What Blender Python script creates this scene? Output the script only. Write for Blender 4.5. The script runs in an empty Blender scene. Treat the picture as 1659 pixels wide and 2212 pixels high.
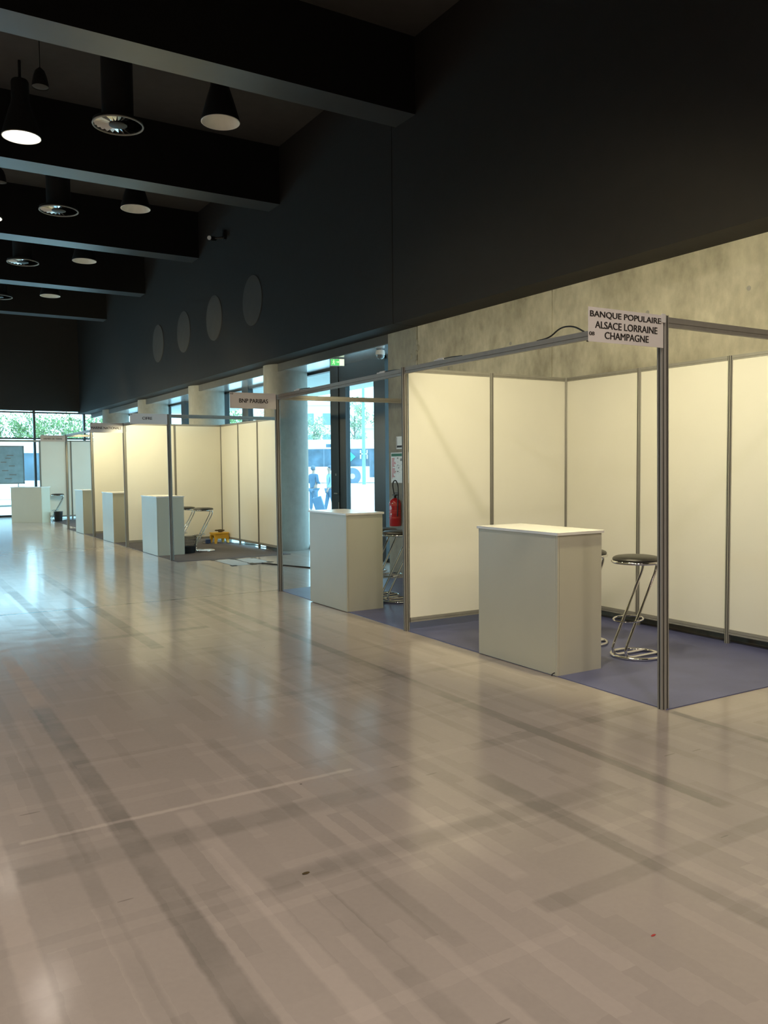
import bpy, bmesh, math, random
from mathutils import Vector, Matrix, Euler
random.seed(7)
PI = math.pi
sc = bpy.context.scene
C = sc.collection

# ------------------------------------------------------------------ camera
CAM = Vector((-4.2549, -3.5696, 1.5706)); YAW, PITCH, ROLL, FPX = 0.5477, 0.0542, -0.0089, 1788.752
_f = Vector((math.sin(YAW)*math.cos(PITCH), math.cos(YAW)*math.cos(PITCH), -math.sin(PITCH)))
_r = Vector((math.cos(YAW), -math.sin(YAW), 0)); _u = _r.cross(_f)
_r2 = _r*math.cos(ROLL) + _u*math.sin(ROLL); _u2 = _u*math.cos(ROLL) - _r*math.sin(ROLL)
cd = bpy.data.cameras.new('camera'); cam = bpy.data.objects.new('camera', cd); C.objects.link(cam)
cam.matrix_world = Matrix(((_r2.x, _u2.x, -_f.x, CAM.x), (_r2.y, _u2.y, -_f.y, CAM.y), (_r2.z, _u2.z, -_f.z, CAM.z), (0, 0, 0, 1)))
cd.sensor_fit = 'VERTICAL'; cd.sensor_height = 36.0; cd.sensor_width = 27.0
cd.lens = 36.0*FPX/2212.0; cd.clip_start = 0.05; cd.clip_end = 600
sc.camera = cam

# ------------------------------------------------------------------ light levels
SKY = (0.82, 0.94, 1.0); SKY_STRENGTH = 6.5
HIGHBAY_W = 52.0; HIGHBAY_COL = (1.0, 0.87, 0.75)
SPOT_W = 88.0; SPOT_COL = (1.0, 0.89, 0.54)
sc.view_settings.view_transform = 'Standard'; sc.view_settings.look = 'None'
sc.view_settings.exposure = 0.0; sc.view_settings.gamma = 1.0; sc.view_settings.use_curve_mapping = False
sc.cycles.use_denoising = True
sc.cycles.max_bounces = 10; sc.cycles.diffuse_bounces = 5; sc.cycles.glossy_bounces = 4
sc.cycles.transparent_max_bounces = 12
sc.cycles.sample_clamp_indirect = 6.0
sc.cycles.caustics_reflective = False; sc.cycles.caustics_refractive = False

w = bpy.data.worlds.new('sky'); sc.world = w; w.use_nodes = True
nt = w.node_tree; nt.nodes.clear()
wo = nt.nodes.new('ShaderNodeOutputWorld'); wb = nt.nodes.new('ShaderNodeBackground')
wc = nt.nodes.new('ShaderNodeTexCoord'); ws = nt.nodes.new('ShaderNodeSeparateXYZ'); wr = nt.nodes.new('ShaderNodeValToRGB')
nt.links.new(wc.outputs['Generated'], ws.inputs[0]); nt.links.new(ws.outputs['Z'], wr.inputs[0])
wr.color_ramp.elements[0].position = 0.0; wr.color_ramp.elements[0].color = (0.86, 0.97, 1.0, 1)
wr.color_ramp.elements[1].position = 0.6; wr.color_ramp.elements[1].color = (*SKY, 1)
nt.links.new(wr.outputs[0], wb.inputs['Color']); wb.inputs['Strength'].default_value = SKY_STRENGTH
nt.links.new(wb.outputs[0], wo.inputs[0])

def portal(loc, rot, sx, sy):                       # guides the daylight of glazed openings; the left one is unseen and added
    l = bpy.data.lights.new('window_portal', 'AREA'); l.shape = 'RECTANGLE'; l.size = sx; l.size_y = sy
    l.cycles.is_portal = True
    o = bpy.data.objects.new('window_portal', l); C.objects.link(o); o.location = loc; o.rotation_euler = rot
portal((3.0, 16.8, 1.7), (0, math.radians(90), 0), 3.3, 18.0)
portal((-5.6, 26.85, 1.75), (math.radians(-90), 0, 0), 17.0, 3.5)
portal((-14.1, 18.5, 1.5), (0, math.radians(-90), 0), 2.2, 13.0)

# ------------------------------------------------------------------ materials
def mat(name, col, rough=0.5, metal=0.0, var=0.06, scale=6.0, bump=0.0, bscale=60.0, emit=None, es=0.0, spec=0.5, coat=0.0, stretch=(1, 1, 1)):
    m = bpy.data.materials.new(name); m.use_nodes = True; t = m.node_tree; b = t.nodes['Principled BSDF']
    tc = t.nodes.new('ShaderNodeTexCoord'); mp = t.nodes.new('ShaderNodeMapping'); mp.inputs['Scale'].default_value = stretch
    t.links.new(tc.outputs['Object'], mp.inputs[0])
    n = t.nodes.new('ShaderNodeTexNoise'); n.inputs['Scale'].default_value = scale; n.inputs['Detail'].default_value = 4
    t.links.new(mp.outputs[0], n.inputs['Vector'])
    r = t.nodes.new('ShaderNodeValToRGB')
    r.color_ramp.elements[0].position = 0.3; r.color_ramp.elements[1].position = 0.7
    r.color_ramp.elements[0].color = (*[c*(1-var) for c in col], 1); r.color_ramp.elements[1].color = (*[min(1, c*(1+var)) for c in col], 1)
    t.links.new(n.outputs['Fac'], r.inputs[0]); t.links.new(r.outputs[0], b.inputs['Base Color'])
    b.inputs['Roughness'].default_value = rough; b.inputs['Metallic'].default_value = metal
    b.inputs['Specular IOR Level'].default_value = spec; b.inputs['Coat Weight'].default_value = coat
    if bump:
        n2 = t.nodes.new('ShaderNodeTexNoise'); n2.inputs['Scale'].default_value = bscale
        t.links.new(mp.outputs[0], n2.inputs['Vector'])
        bp = t.nodes.new('ShaderNodeBump'); bp.inputs['Strength'].default_value = bump; bp.inputs['Distance'].default_value = 0.01
        t.links.new(n2.outputs['Fac'], bp.inputs['Height']); t.links.new(bp.outputs[0], b.inputs['Normal'])
    if emit:
        b.inputs['Emission Color'].default_value = (*emit, 1); b.inputs['Emission Strength'].default_value = es
    return m

def glass_mat(name, tint, gloss=0.06):
    m = bpy.data.materials.new(name); m.use_nodes = True; t = m.node_tree; t.nodes.clear()
    o = t.nodes.new('ShaderNodeOutputMaterial'); mx = t.nodes.new('ShaderNodeMixShader')
    tr = t.nodes.new('ShaderNodeBsdfTransparent'); gl = t.nodes.new('ShaderNodeBsdfGlossy')
    n = t.nodes.new('ShaderNodeTexNoise'); n.inputs['Scale'].default_value = 0.5
    r = t.nodes.new('ShaderNodeValToRGB'); r.color_ramp.elements[0].color = (*[c*0.98 for c in tint], 1); r.color_ramp.elements[1].color = (*tint, 1)
    t.links.new(n.outputs['Fac'], r.inputs[0]); t.links.new(r.outputs[0], tr.inputs['Color'])
    gl.inputs['Roughness'].default_value = 0.02
    mx.inputs[0].default_value = gloss
    t.links.new(tr.outputs[0], mx.inputs[1]); t.links.new(gl.outputs[0], mx.inputs[2]); t.links.new(mx.outputs[0], o.inputs[0])
    return m

M = {}
M['black_wall'] = mat('black_wall_paint', (0.0165, 0.0142, 0.0125), 0.75, bump=0.1, bscale=30, spec=0.3)
M['ceiling'] = mat('dark_ceiling_paint', (0.06, 0.056, 0.052), 0.8, spec=0.2)
M['beam'] = mat('beam_underside_daylight', (0.050, 0.056, 0.062), 0.33, spec=0.9)  # undersides lighter and bluer than the sides: daylight put into the colour
M['beam_side'] = mat('beam_side_shade', (0.010, 0.010, 0.010), 0.8, spec=0.15)  # sides of the same beams, near black: their shade put into the colour
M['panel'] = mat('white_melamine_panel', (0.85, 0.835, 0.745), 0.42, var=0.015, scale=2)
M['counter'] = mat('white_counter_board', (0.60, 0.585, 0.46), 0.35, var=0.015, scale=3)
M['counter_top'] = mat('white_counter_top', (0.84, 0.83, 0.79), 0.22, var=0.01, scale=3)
M['alu'] = mat('anodised_aluminium', (0.31, 0.30, 0.265), 0.5, 0.15, var=0.05, scale=12, stretch=(1, 1, 0.1))
M['alu_slot_shade'] = mat('aluminium_slot_shade', (0.14, 0.135, 0.12), 0.5, 0.5)  # darker copy of the aluminium: shade inside the slots put into the colour
M['chrome'] = mat('chrome', (0.80, 0.79, 0.76), 0.07, 1.0, var=0.02)
M['leather'] = mat('black_vinyl', (0.028, 0.026, 0.022), 0.38, bump=0.15, bscale=120)
M['black'] = mat('black_plastic', (0.012, 0.012, 0.013), 0.45)
M['frame'] = mat('black_window_frame', (0.016, 0.018, 0.021), 0.42)
M['blue_carpet'] = mat('blue_booth_carpet', (0.125, 0.135, 0.265), 0.34, var=0.14, scale=3, bump=0.3, bscale=220, spec=0.4)
M['grey_carpet'] = mat('grey_booth_carpet', (0.115, 0.105, 0.115), 0.65, var=0.12, scale=3, bump=0.3, bscale=220, spec=0.3)
M['sign'] = mat('white_sign_card', (0.88, 0.84, 0.81), 0.5, var=0.01)
M['ink'] = mat('dark_lettering', (0.028, 0.024, 0.022), 0.6)
M['red'] = mat('red_extinguisher_paint', (0.42, 0.016, 0.02), 0.28, coat=0.3)
M['white'] = mat('white_plastic', (0.78, 0.78, 0.76), 0.35)
M['green'] = mat('green_print', (0.02, 0.16, 0.07), 0.5)
M['redprint'] = mat('red_print', (0.5, 0.06, 0.05), 0.5)
M['greyprint'] = mat('grey_print', (0.25, 0.25, 0.24), 0.5)
M['yellow'] = mat('yellow_plastic', (0.72, 0.40, 0.028), 0.4)
M['blueplastic'] = mat('blue_plastic', (0.03, 0.06, 0.16), 0.45)
M['brown'] = mat('brown_glove_leather', (0.07, 0.045, 0.012), 0.8, var=0.4, scale=30)
M['soffit'] = mat('brushed_metal_soffit', (0.72, 0.75, 0.78), 0.22, 0.8, var=0.05, scale=2)
M['fascia'] = mat('dark_fascia_edge', (0.085, 0.078, 0.066), 0.7)
M['disc'] = mat('grey_round_panel', (0.055, 0.052, 0.047), 0.85, bump=0.2, bscale=200)
M['bell'] = mat('dark_lamp_housing', (0.010, 0.010, 0.010), 0.5)
M['reflector'] = mat('pale_lamp_reflector', (0.90, 0.87, 0.78), 0.4, 0.0)
M['lamp_on'] = mat('lit_lamp_glass', (1, 0.97, 0.9), 0.4, emit=(1.0, 0.93, 0.82), es=4.0)
M['spot_on'] = mat('lit_spot_lens', (1, 0.95, 0.8), 0.4, emit=(1.0, 0.88, 0.55), es=5.0)
M['exit'] = mat('lit_exit_green', (0.1, 0.5, 0.15), 0.4, emit=(0.10, 0.62, 0.16), es=0.9)
M['exit_w'] = mat('lit_exit_white', (0.9, 0.95, 0.8), 0.4, emit=(0.85, 1.0, 0.62), es=1.0)
M['glass'] = glass_mat('window_glass', (0.71, 0.92, 1.0))
M['board'] = mat('blue_grey_poster', (0.32, 0.48, 0.55), 0.5, var=0.12, scale=5)
M['paving'] = mat('pale_paving', (0.62, 0.62, 0.60), 0.8, var=0.05, scale=0.6)
M['buswhite'] = mat('white_bus_paint', (0.80, 0.80, 0.80), 0.4)
M['busglass'] = mat('dark_bus_glass', (0.075, 0.12, 0.17), 0.3, spec=0.4, var=0.4, scale=1.2)
M['cyan'] = mat('turquoise_bus_logo', (0.05, 0.42, 0.45), 0.4)
M['tyre'] = mat('bus_tyre', (0.13, 0.18, 0.25), 0.8)  # lighter and bluer than rubber: bright outdoor haze put into the colour
M['rim'] = mat('pale_wheel_rim', (0.5, 0.52, 0.52), 0.5)
M['leaf'] = mat('bright_leaves', (0.17, 0.26, 0.10), 0.7, var=0.5, scale=2.0)
M['leaf2'] = mat('pale_leaves', (0.27, 0.34, 0.22), 0.7, var=0.5, scale=2.0)
M['bark'] = mat('tree_bark', (0.16, 0.15, 0.13), 0.9)
M['facade'] = mat('pale_facade', (0.72, 0.72, 0.70), 0.8, var=0.04)
M['facade_glass'] = mat('facade_window', (0.14, 0.22, 0.26), 0.3)
M['navy'] = mat('navy_jacket', (0.08, 0.15, 0.24), 0.8)
M['denim'] = mat('blue_trousers', (0.10, 0.18, 0.28), 0.8)
M['paleblue'] = mat('pale_blue_shirt', (0.26, 0.40, 0.48), 0.8)
M['skin'] = mat('skin', (0.42, 0.28, 0.22), 0.6)
M['hair'] = mat('dark_hair', (0.10, 0.14, 0.19), 0.7)
M['streetpost'] = mat('painted_street_post', (0.16, 0.30, 0.33), 0.5)
M['canopy'] = mat('pale_canopy', (0.55, 0.57, 0.56), 0.7)
M['dome'] = mat('smoked_dome', (0.10, 0.11, 0.12), 0.08, coat=0.6)

def concrete(name, c0, c1, seed):
    m = bpy.data.materials.new(name); m.use_nodes = True; t = m.node_tree; b = t.nodes['Principled BSDF']
    tc = t.nodes.new('ShaderNodeTexCoord'); mp = t.nodes.new('ShaderNodeMapping'); mp.inputs['Location'].default_value = (seed, seed, 0)
    mp.inputs['Scale'].default_value = (1, 1, 0.6)
    t.links.new(tc.outputs['Object'], mp.inputs[0])
    n = t.nodes.new('ShaderNodeTexNoise'); n.inputs['Scale'].default_value = 2.2; n.inputs['Detail'].default_value = 6; n.inputs['Roughness'].default_value = 0.62
    n2 = t.nodes.new('ShaderNodeTexNoise'); n2.inputs['Scale'].default_value = 14; n2.inputs['Detail'].default_value = 5
    t.links.new(mp.outputs[0], n.inputs['Vector']); t.links.new(mp.outputs[0], n2.inputs['Vector'])
    r = t.nodes.new('ShaderNodeValToRGB'); r.color_ramp.elements[0].position = 0.34; r.color_ramp.elements[1].position = 0.66
    r.color_ramp.elements[0].color = (*c0, 1); r.color_ramp.elements[1].color = (*c1, 1)
    mx = t.nodes.new('ShaderNodeMath'); mx.operation = 'MULTIPLY_ADD'; mx.inputs[1].default_value = 0.25
    t.links.new(n2.outputs['Fac'], mx.inputs[0])
    m2 = t.nodes.new('ShaderNodeMath'); m2.operation = 'MULTIPLY'; m2.inputs[1].default_value = 0.75
    t.links.new(n.outputs['Fac'], m2.inputs[0]); t.links.new(m2.outputs[0], mx.inputs[2])
    t.links.new(mx.outputs[0], r.inputs[0]); t.links.new(r.outputs[0], b.inputs['Base Color'])
    b.inputs['Roughness'].default_value = 0.75
    bp = t.nodes.new('ShaderNodeBump'); bp.inputs['Strength'].default_value = 0.15; bp.inputs['Distance'].default_value = 0.01
    t.links.new(n2.outputs['Fac'], bp.inputs['Height']); t.links.new(bp.outputs[0], b.inputs['Normal'])
    return m
M['concrete'] = concrete('board_marked_concrete', (0.29, 0.265, 0.20), (0.58, 0.54, 0.425), 0)
M['concrete2'] = concrete('patched_grey_concrete', (0.24, 0.235, 0.20), (0.42, 0.41, 0.34), 9)
M['column'] = concrete('smooth_column_concrete', (0.24, 0.235, 0.21), (0.33, 0.32, 0.29), 4)

def floor_mat():
    m = bpy.data.materials.new('worn_resin_floor'); m.use_nodes = True; t = m.node_tree; b = t.nodes['Principled BSDF']; L = t.links.new
    def N(k, **kw):
        n = t.nodes.new(k)
        for a, v in kw.items(): setattr(n, a, v)
        return n
    def math_(op, a, b_=None, c=None):
        n = N('ShaderNodeMath', operation=op)
        for i, v in enumerate((a, b_, c)):
            if v is None: continue
            if isinstance(v, (int, float)): n.inputs[i].default_value = v
            else: L(v, n.inputs[i])
        return n.outputs[0]
    tc = N('ShaderNodeTexCoord')
    d = N('ShaderNodeTexNoise'); d.inputs['Scale'].default_value = 16; d.inputs['Detail'].default_value = 3
    L(tc.outputs['Object'], d.inputs['Vector'])
    vs = N('ShaderNodeVectorMath', operation='MULTIPLY_ADD'); L(d.outputs['Color'], vs.inputs[0]); vs.inputs[1].default_value = (0.020, 0.020, 0); L(tc.outputs['Object'], vs.inputs[2])
    sp = N('ShaderNodeSeparateXYZ'); L(vs.outputs[0], sp.inputs[0]); x, y = sp.outputs[0], sp.outputs[1]
    x = math_('SUBTRACT', x, 0.010); y = math_('SUBTRACT', y, 0.010)
    def box1(v, a, b_, s):         # soft box in one coordinate
        c, h = (a+b_)/2, (b_-a)/2
        q = math_('ABSOLUTE', math_('SUBTRACT', v, c))
        n = N('ShaderNodeMapRange'); n.clamp = True; L(q, n.inputs[0])
        n.inputs[1].default_value = h-s; n.inputs[2].default_value = h+s; n.inputs[3].default_value = 1; n.inputs[4].default_value = 0
        return n.outputs[0]
    acc = None
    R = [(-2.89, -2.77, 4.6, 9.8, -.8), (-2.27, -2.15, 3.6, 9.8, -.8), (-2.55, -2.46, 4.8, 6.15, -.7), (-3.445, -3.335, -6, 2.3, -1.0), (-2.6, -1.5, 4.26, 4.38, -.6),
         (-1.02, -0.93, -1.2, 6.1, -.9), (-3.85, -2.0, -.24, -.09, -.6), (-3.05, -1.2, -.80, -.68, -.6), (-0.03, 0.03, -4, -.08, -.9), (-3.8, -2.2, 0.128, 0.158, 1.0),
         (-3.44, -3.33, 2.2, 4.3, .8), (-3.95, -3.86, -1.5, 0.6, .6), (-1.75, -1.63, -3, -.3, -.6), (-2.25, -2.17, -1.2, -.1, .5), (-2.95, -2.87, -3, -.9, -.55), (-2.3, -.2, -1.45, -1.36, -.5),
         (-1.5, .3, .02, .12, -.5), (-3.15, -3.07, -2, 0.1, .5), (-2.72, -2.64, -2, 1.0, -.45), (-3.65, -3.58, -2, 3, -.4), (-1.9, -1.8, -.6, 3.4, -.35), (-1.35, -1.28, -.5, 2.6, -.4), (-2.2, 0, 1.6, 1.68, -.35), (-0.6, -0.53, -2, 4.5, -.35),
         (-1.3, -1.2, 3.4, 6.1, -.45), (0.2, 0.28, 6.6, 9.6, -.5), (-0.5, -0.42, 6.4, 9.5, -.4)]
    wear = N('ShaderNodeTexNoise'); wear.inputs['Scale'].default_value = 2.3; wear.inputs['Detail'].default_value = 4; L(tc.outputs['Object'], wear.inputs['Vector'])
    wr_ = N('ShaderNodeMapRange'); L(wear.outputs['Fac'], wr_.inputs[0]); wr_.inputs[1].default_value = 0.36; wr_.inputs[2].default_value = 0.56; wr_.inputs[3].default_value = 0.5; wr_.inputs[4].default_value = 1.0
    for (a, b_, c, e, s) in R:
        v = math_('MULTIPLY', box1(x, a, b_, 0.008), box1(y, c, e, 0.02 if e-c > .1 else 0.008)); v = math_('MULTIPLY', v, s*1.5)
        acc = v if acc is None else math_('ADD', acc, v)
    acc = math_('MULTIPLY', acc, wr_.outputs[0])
    # random worn rectangles left by old carpet tape: snapped cells along both axes
    def cells(cx, cy, off, lo, hi, seed):
        u_ = math_('FLOOR', math_('DIVIDE', x, cx)); v0 = math_('DIVIDE', y, cy)
        w1 = N('ShaderNodeTexWhiteNoise', noise_dimensions='1D'); L(math_('ADD', u_, seed), w1.inputs['W'])
        u2 = math_('FLOOR', math_('ADD', v0, math_('MULTIPLY', w1.outputs[0], off)))
        cb = N('ShaderNodeCombineXYZ'); L(u_, cb.inputs[0]); L(u2, cb.inputs[1]); cb.inputs[2].default_value = seed
        w2 = N('ShaderNodeTexWhiteNoise', noise_dimensions='3D'); L(cb.outputs[0], w2.inputs['Vector'])
        dk = math_('GREATER_THAN', w2.outputs[0], hi); lt = math_('LESS_THAN', w2.outputs[0], lo)
        return math_('SUBTRACT', lt, dk)
    def cells_t(cx, cy, off, lo, hi, seed):
        u_ = math_('FLOOR', math_('DIVIDE', y, cy)); v0 = math_('DIVIDE', x, cx)
        w1 = N('ShaderNodeTexWhiteNoise', noise_dimensions='1D'); L(math_('ADD', u_, seed), w1.inputs['W'])
        u2 = math_('FLOOR', math_('ADD', v0, math_('MULTIPLY', w1.outputs[0], off)))
        cb = N('ShaderNodeCombineXYZ'); L(u_, cb.inputs[0]); L(u2, cb.inputs[1]); cb.inputs[2].default_value = seed
        w2 = N('ShaderNodeTexWhiteNoise', noise_dimensions='3D'); L(cb.outputs[0], w2.inputs['Vector'])
        dk = math_('GREATER_THAN', w2.outputs[0], hi); lt = math_('LESS_THAN', w2.outputs[0], lo)
        return math_('SUBTRACT', lt, dk)
    acc = math_('ADD', acc, math_('MULTIPLY', cells(0.060, 0.55, 5.0, 0.15, 0.88, 3.0), 0.30))
    acc = math_('ADD', acc, math_('MULTIPLY', cells(0.21, 1.9, 5.0, 0.2, 0.82, 11.0), 0.10))
    acc = math_('ADD', acc, math_('MULTIPLY', cells_t(0.9, 0.055, 5.0, 0.05, 0.94, 5.0), 0.26))
    big = N('ShaderNodeTexNoise'); big.inputs['Scale'].default_value = 1.6; big.inputs['Detail'].default_value = 9; big.inputs['Roughness'].default_value = 0.62; L(tc.outputs['Object'], big.inputs['Vector'])
    acc = math_('ADD', acc, math_('MULTIPLY', math_('SUBTRACT', big.outputs['Fac'], 0.5), 0.8))
    fine = N('ShaderNodeTexNoise'); fine.inputs['Scale'].default_value = 45; fine.inputs['Detail'].default_value = 3; L(tc.outputs['Object'], fine.inputs['Vector'])
    acc = math_('ADD', acc, math_('MULTIPLY', math_('SUBTRACT', fine.outputs['Fac'], 0.5), 0.4))
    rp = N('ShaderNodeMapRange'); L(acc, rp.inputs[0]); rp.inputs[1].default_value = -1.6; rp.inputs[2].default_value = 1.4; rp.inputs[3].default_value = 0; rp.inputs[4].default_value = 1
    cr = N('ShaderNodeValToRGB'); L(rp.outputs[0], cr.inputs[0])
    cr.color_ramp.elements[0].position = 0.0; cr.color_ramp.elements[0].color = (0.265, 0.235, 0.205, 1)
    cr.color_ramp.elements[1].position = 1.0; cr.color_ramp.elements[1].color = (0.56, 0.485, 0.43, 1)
    # joint line across the hall and dark specks / scuffs
    jl = box1(sp.outputs[1], 6.19, 6.235, 0.006); jn = math_('LESS_THAN', sp.outputs[0], 0.13); jl = math_('MULTIPLY', jl, jn)
    vor = N('ShaderNodeTexVoronoi'); vor.inputs['Scale'].default_value = 2.4; L(tc.outputs['Object'], vor.inputs['Vector'])
    spk = math_('LESS_THAN', vor.outputs['Distance'], 0.016)
    sc_m = N('ShaderNodeMapping'); sc_m.inputs['Rotation'].default_value = (0, 0, 0.7); sc_m.inputs['Scale'].default_value = (1.2, 9, 1); L(tc.outputs['Object'], sc_m.inputs[0])
    v2 = N('ShaderNodeTexVoronoi'); v2.inputs['Scale'].default_value = 1.0; L(sc_m.outputs[0], v2.inputs['Vector'])
    scf = math_('MULTIPLY', math_('LESS_THAN', v2.outputs['Distance'], 0.055), 0.35)
    dk = math_('MINIMUM', math_('ADD', math_('ADD', jl, math_('MULTIPLY', spk, .7)), scf), 0.8)
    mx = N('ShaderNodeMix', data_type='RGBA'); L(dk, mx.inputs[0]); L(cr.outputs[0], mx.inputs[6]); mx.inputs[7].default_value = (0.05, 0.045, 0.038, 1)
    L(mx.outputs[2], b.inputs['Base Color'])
    rr = N('ShaderNodeMapRange'); L(acc, rr.inputs[0]); rr.inputs[1].default_value = -1.2; rr.inputs[2].default_value = 1.2; rr.inputs[3].default_value = 0.21; rr.inputs[4].default_value = 0.11
    L(rr.outputs[0], b.inputs['Roughness']); b.inputs['Specular IOR Level'].default_value = 0.5
    bn = N('ShaderNodeTexNoise'); bn.inputs['Scale'].default_value = 3.5; bn.inputs['Detail'].default_value = 2; L(tc.outputs['Object'], bn.inputs['Vector'])
    bp = N('ShaderNodeBump'); bp.inputs['Strength'].default_value = 0.08; bp.inputs['Distance'].default_value = 0.02
    L(bn.outputs['Fac'], bp.inputs['Height']); L(bp.outputs[0], b.inputs['Normal'])
    return m
M['floor'] = floor_mat()

# ------------------------------------------------------------------ mesh helpers
class B:
    """collects simple shapes into one mesh"""
    def __init__(s): s.bm = bmesh.new()
    def box(s, x0, x1, y0, y1, z0, z1, bev=0.0):
        r = bmesh.ops.create_cube(s.bm, size=1.0); vs = r['verts']
        bmesh.ops.scale(s.bm, vec=(x1-x0, y1-y0, z1-z0), verts=vs); bmesh.ops.translate(s.bm, vec=((x0+x1)/2, (y0+y1)/2, (z0+z1)/2), verts=vs)
        if bev: bmesh.ops.bevel(s.bm, geom=list({e for v in vs for e in v.link_edges}), offset=bev, segments=2, affect='EDGES', profile=0.5)
        return s
    def prism(s, prof, p0, p1, up=Vector((0, 1, 0))):   # 2-D profile swept between two points; local x,y of profile -> world axes for vertical sweeps
        p0, p1 = Vector(p0), Vector(p1); d = (p1-p0).normalized()
        if abs(d.z) > 0.9: a, b = Vector((1, 0, 0)), Vector((0, 1, 0))
        else: a = Vector((0, 0, 1)).cross(d).normalized(); b = Vector((0, 0, 1))
        v0 = [s.bm.verts.new(p0+a*q[0]+b*q[1]) for q in prof]; v1 = [s.bm.verts.new(p1+a*q[0]+b*q[1]) for q in prof]
        n = len(prof)
        for i in range(n): s.bm.faces.new((v0[i], v0[(i+1) % n], v1[(i+1) % n], v1[i]))
        s.bm.faces.new(v0[::-1]); s.bm.faces.new(v1); return s
    def cyl(s, p0, p1, r0, r1=None, n=20, cap=True):
        r1 = r0 if r1 is None else r1; p0, p1 = Vector(p0), Vector(p1); d = (p1-p0).normalized()
        a = d.orthogonal().normalized(); b = d.cross(a)
        v0 = [s.bm.verts.new(p0+(a*math.cos(2*PI*i/n)+b*math.sin(2*PI*i/n))*r0) for i in range(n)]
        v1 = [s.bm.verts.new(p1+(a*math.cos(2*PI*i/n)+b*math.sin(2*PI*i/n))*r1) for i in range(n)]
        for i in range(n): s.bm.faces.new((v0[i], v0[(i+1) % n], v1[(i+1) % n], v1[i]))
        if cap: s.bm.faces.new(v0[::-1]); s.bm.faces.new(v1)
        return s
    def tube(s, pts, r, n=10, closed=False):
        pts = [Vector(p) for p in pts]; m = len(pts); rings = []; prev = None
        for i, p in enumerate(pts):
            if closed: d = (pts[(i+1) % m]-pts[i-1]).normalized()
            else: d = (pts[min(i+1, m-1)]-pts[max(i-1, 0)]).normalized()
            a = (prev-d*prev.dot(d)) if prev else d.orthogonal()
            if a.length < 1e-5: a = d.orthogonal()
            a.normalize(); prev = a; b = d.cross(a)
            rings.append([s.bm.verts.new(p+(a*math.cos(2*PI*k/n)+b*math.sin(2*PI*k/n))*r) for k in range(n)])
        for i in range(m if closed else m-1):
            A, Bq = rings[i], rings[(i+1) % m]
            for k in range(n): s.bm.faces.new((A[k], A[(k+1) % n], Bq[(k+1) % n], Bq[k]))
        if not closed: s.bm.faces.new(rings[0][::-1]); s.bm.faces.new(rings[-1])
        return s
    def ring(s, c, R, r, n=40, m=10, ry=None):
        ry = ry or R
        return s.tube([(c[0]+R*math.cos(2*PI*i/n), c[1]+ry*math.sin(2*PI*i/n), c[2]) for i in range(n)], r, m, True)
    def lathe(s, prof, c=(0, 0, 0), n=40, cap=True):
        rings = []
        for (r, z) in prof: rings.append([s.bm.verts.new((c[0]+r*math.cos(2*PI*i/n), c[1]+r*math.sin(2*PI*i/n), c[2]+z)) for i in range(n)])
        for A, Bq in zip(rings, rings[1:]):
            for i in range(n): s.bm.faces.new((A[i], A[(i+1) % n], Bq[(i+1) % n], Bq[i]))
        if cap: s.bm.faces.new(rings[0][::-1]); s.bm.faces.new(rings[-1])
        return s
    def obj(s, name, m, parent=None, smooth=False, loc=None):
        bmesh.ops.recalc_face_normals(s.bm, faces=s.bm.faces)
        me = bpy.data.meshes.new(name); s.bm.to_mesh(me); s.bm.free()
        for q in (m if isinstance(m, (list, tuple)) else [m]): me.materials.append(q)
        if smooth:
            for p in me.polygons: p.use_smooth = True
            try: me.set_sharp_from_angle(angle=math.radians(38))
            except Exception: pass
        o = bpy.data.objects.new(name, me); C.objects.link(o)
        if parent is not None: o.parent = parent
        if loc is not None: o.location = loc
        return o

def smooth_path(pts, r=0.04, n=6):
    pts = [Vector(p) for p in pts]; out = [pts[0]]
    for i in range(1, len(pts)-1):
        a, b, c = pts[i-1], pts[i], pts[i+1]
        ra = min(r, (a-b).length*0.48); rc = min(r, (c-b).length*0.48)
        p, q = b+(a-b).normalized()*ra, b+(c-b).normalized()*rc
        for k in range(n+1):
            t = k/n; out.append(p*(1-t)**2+b*2*t*(1-t)+q*t*t)
    out.append(pts[-1]); return out

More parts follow.
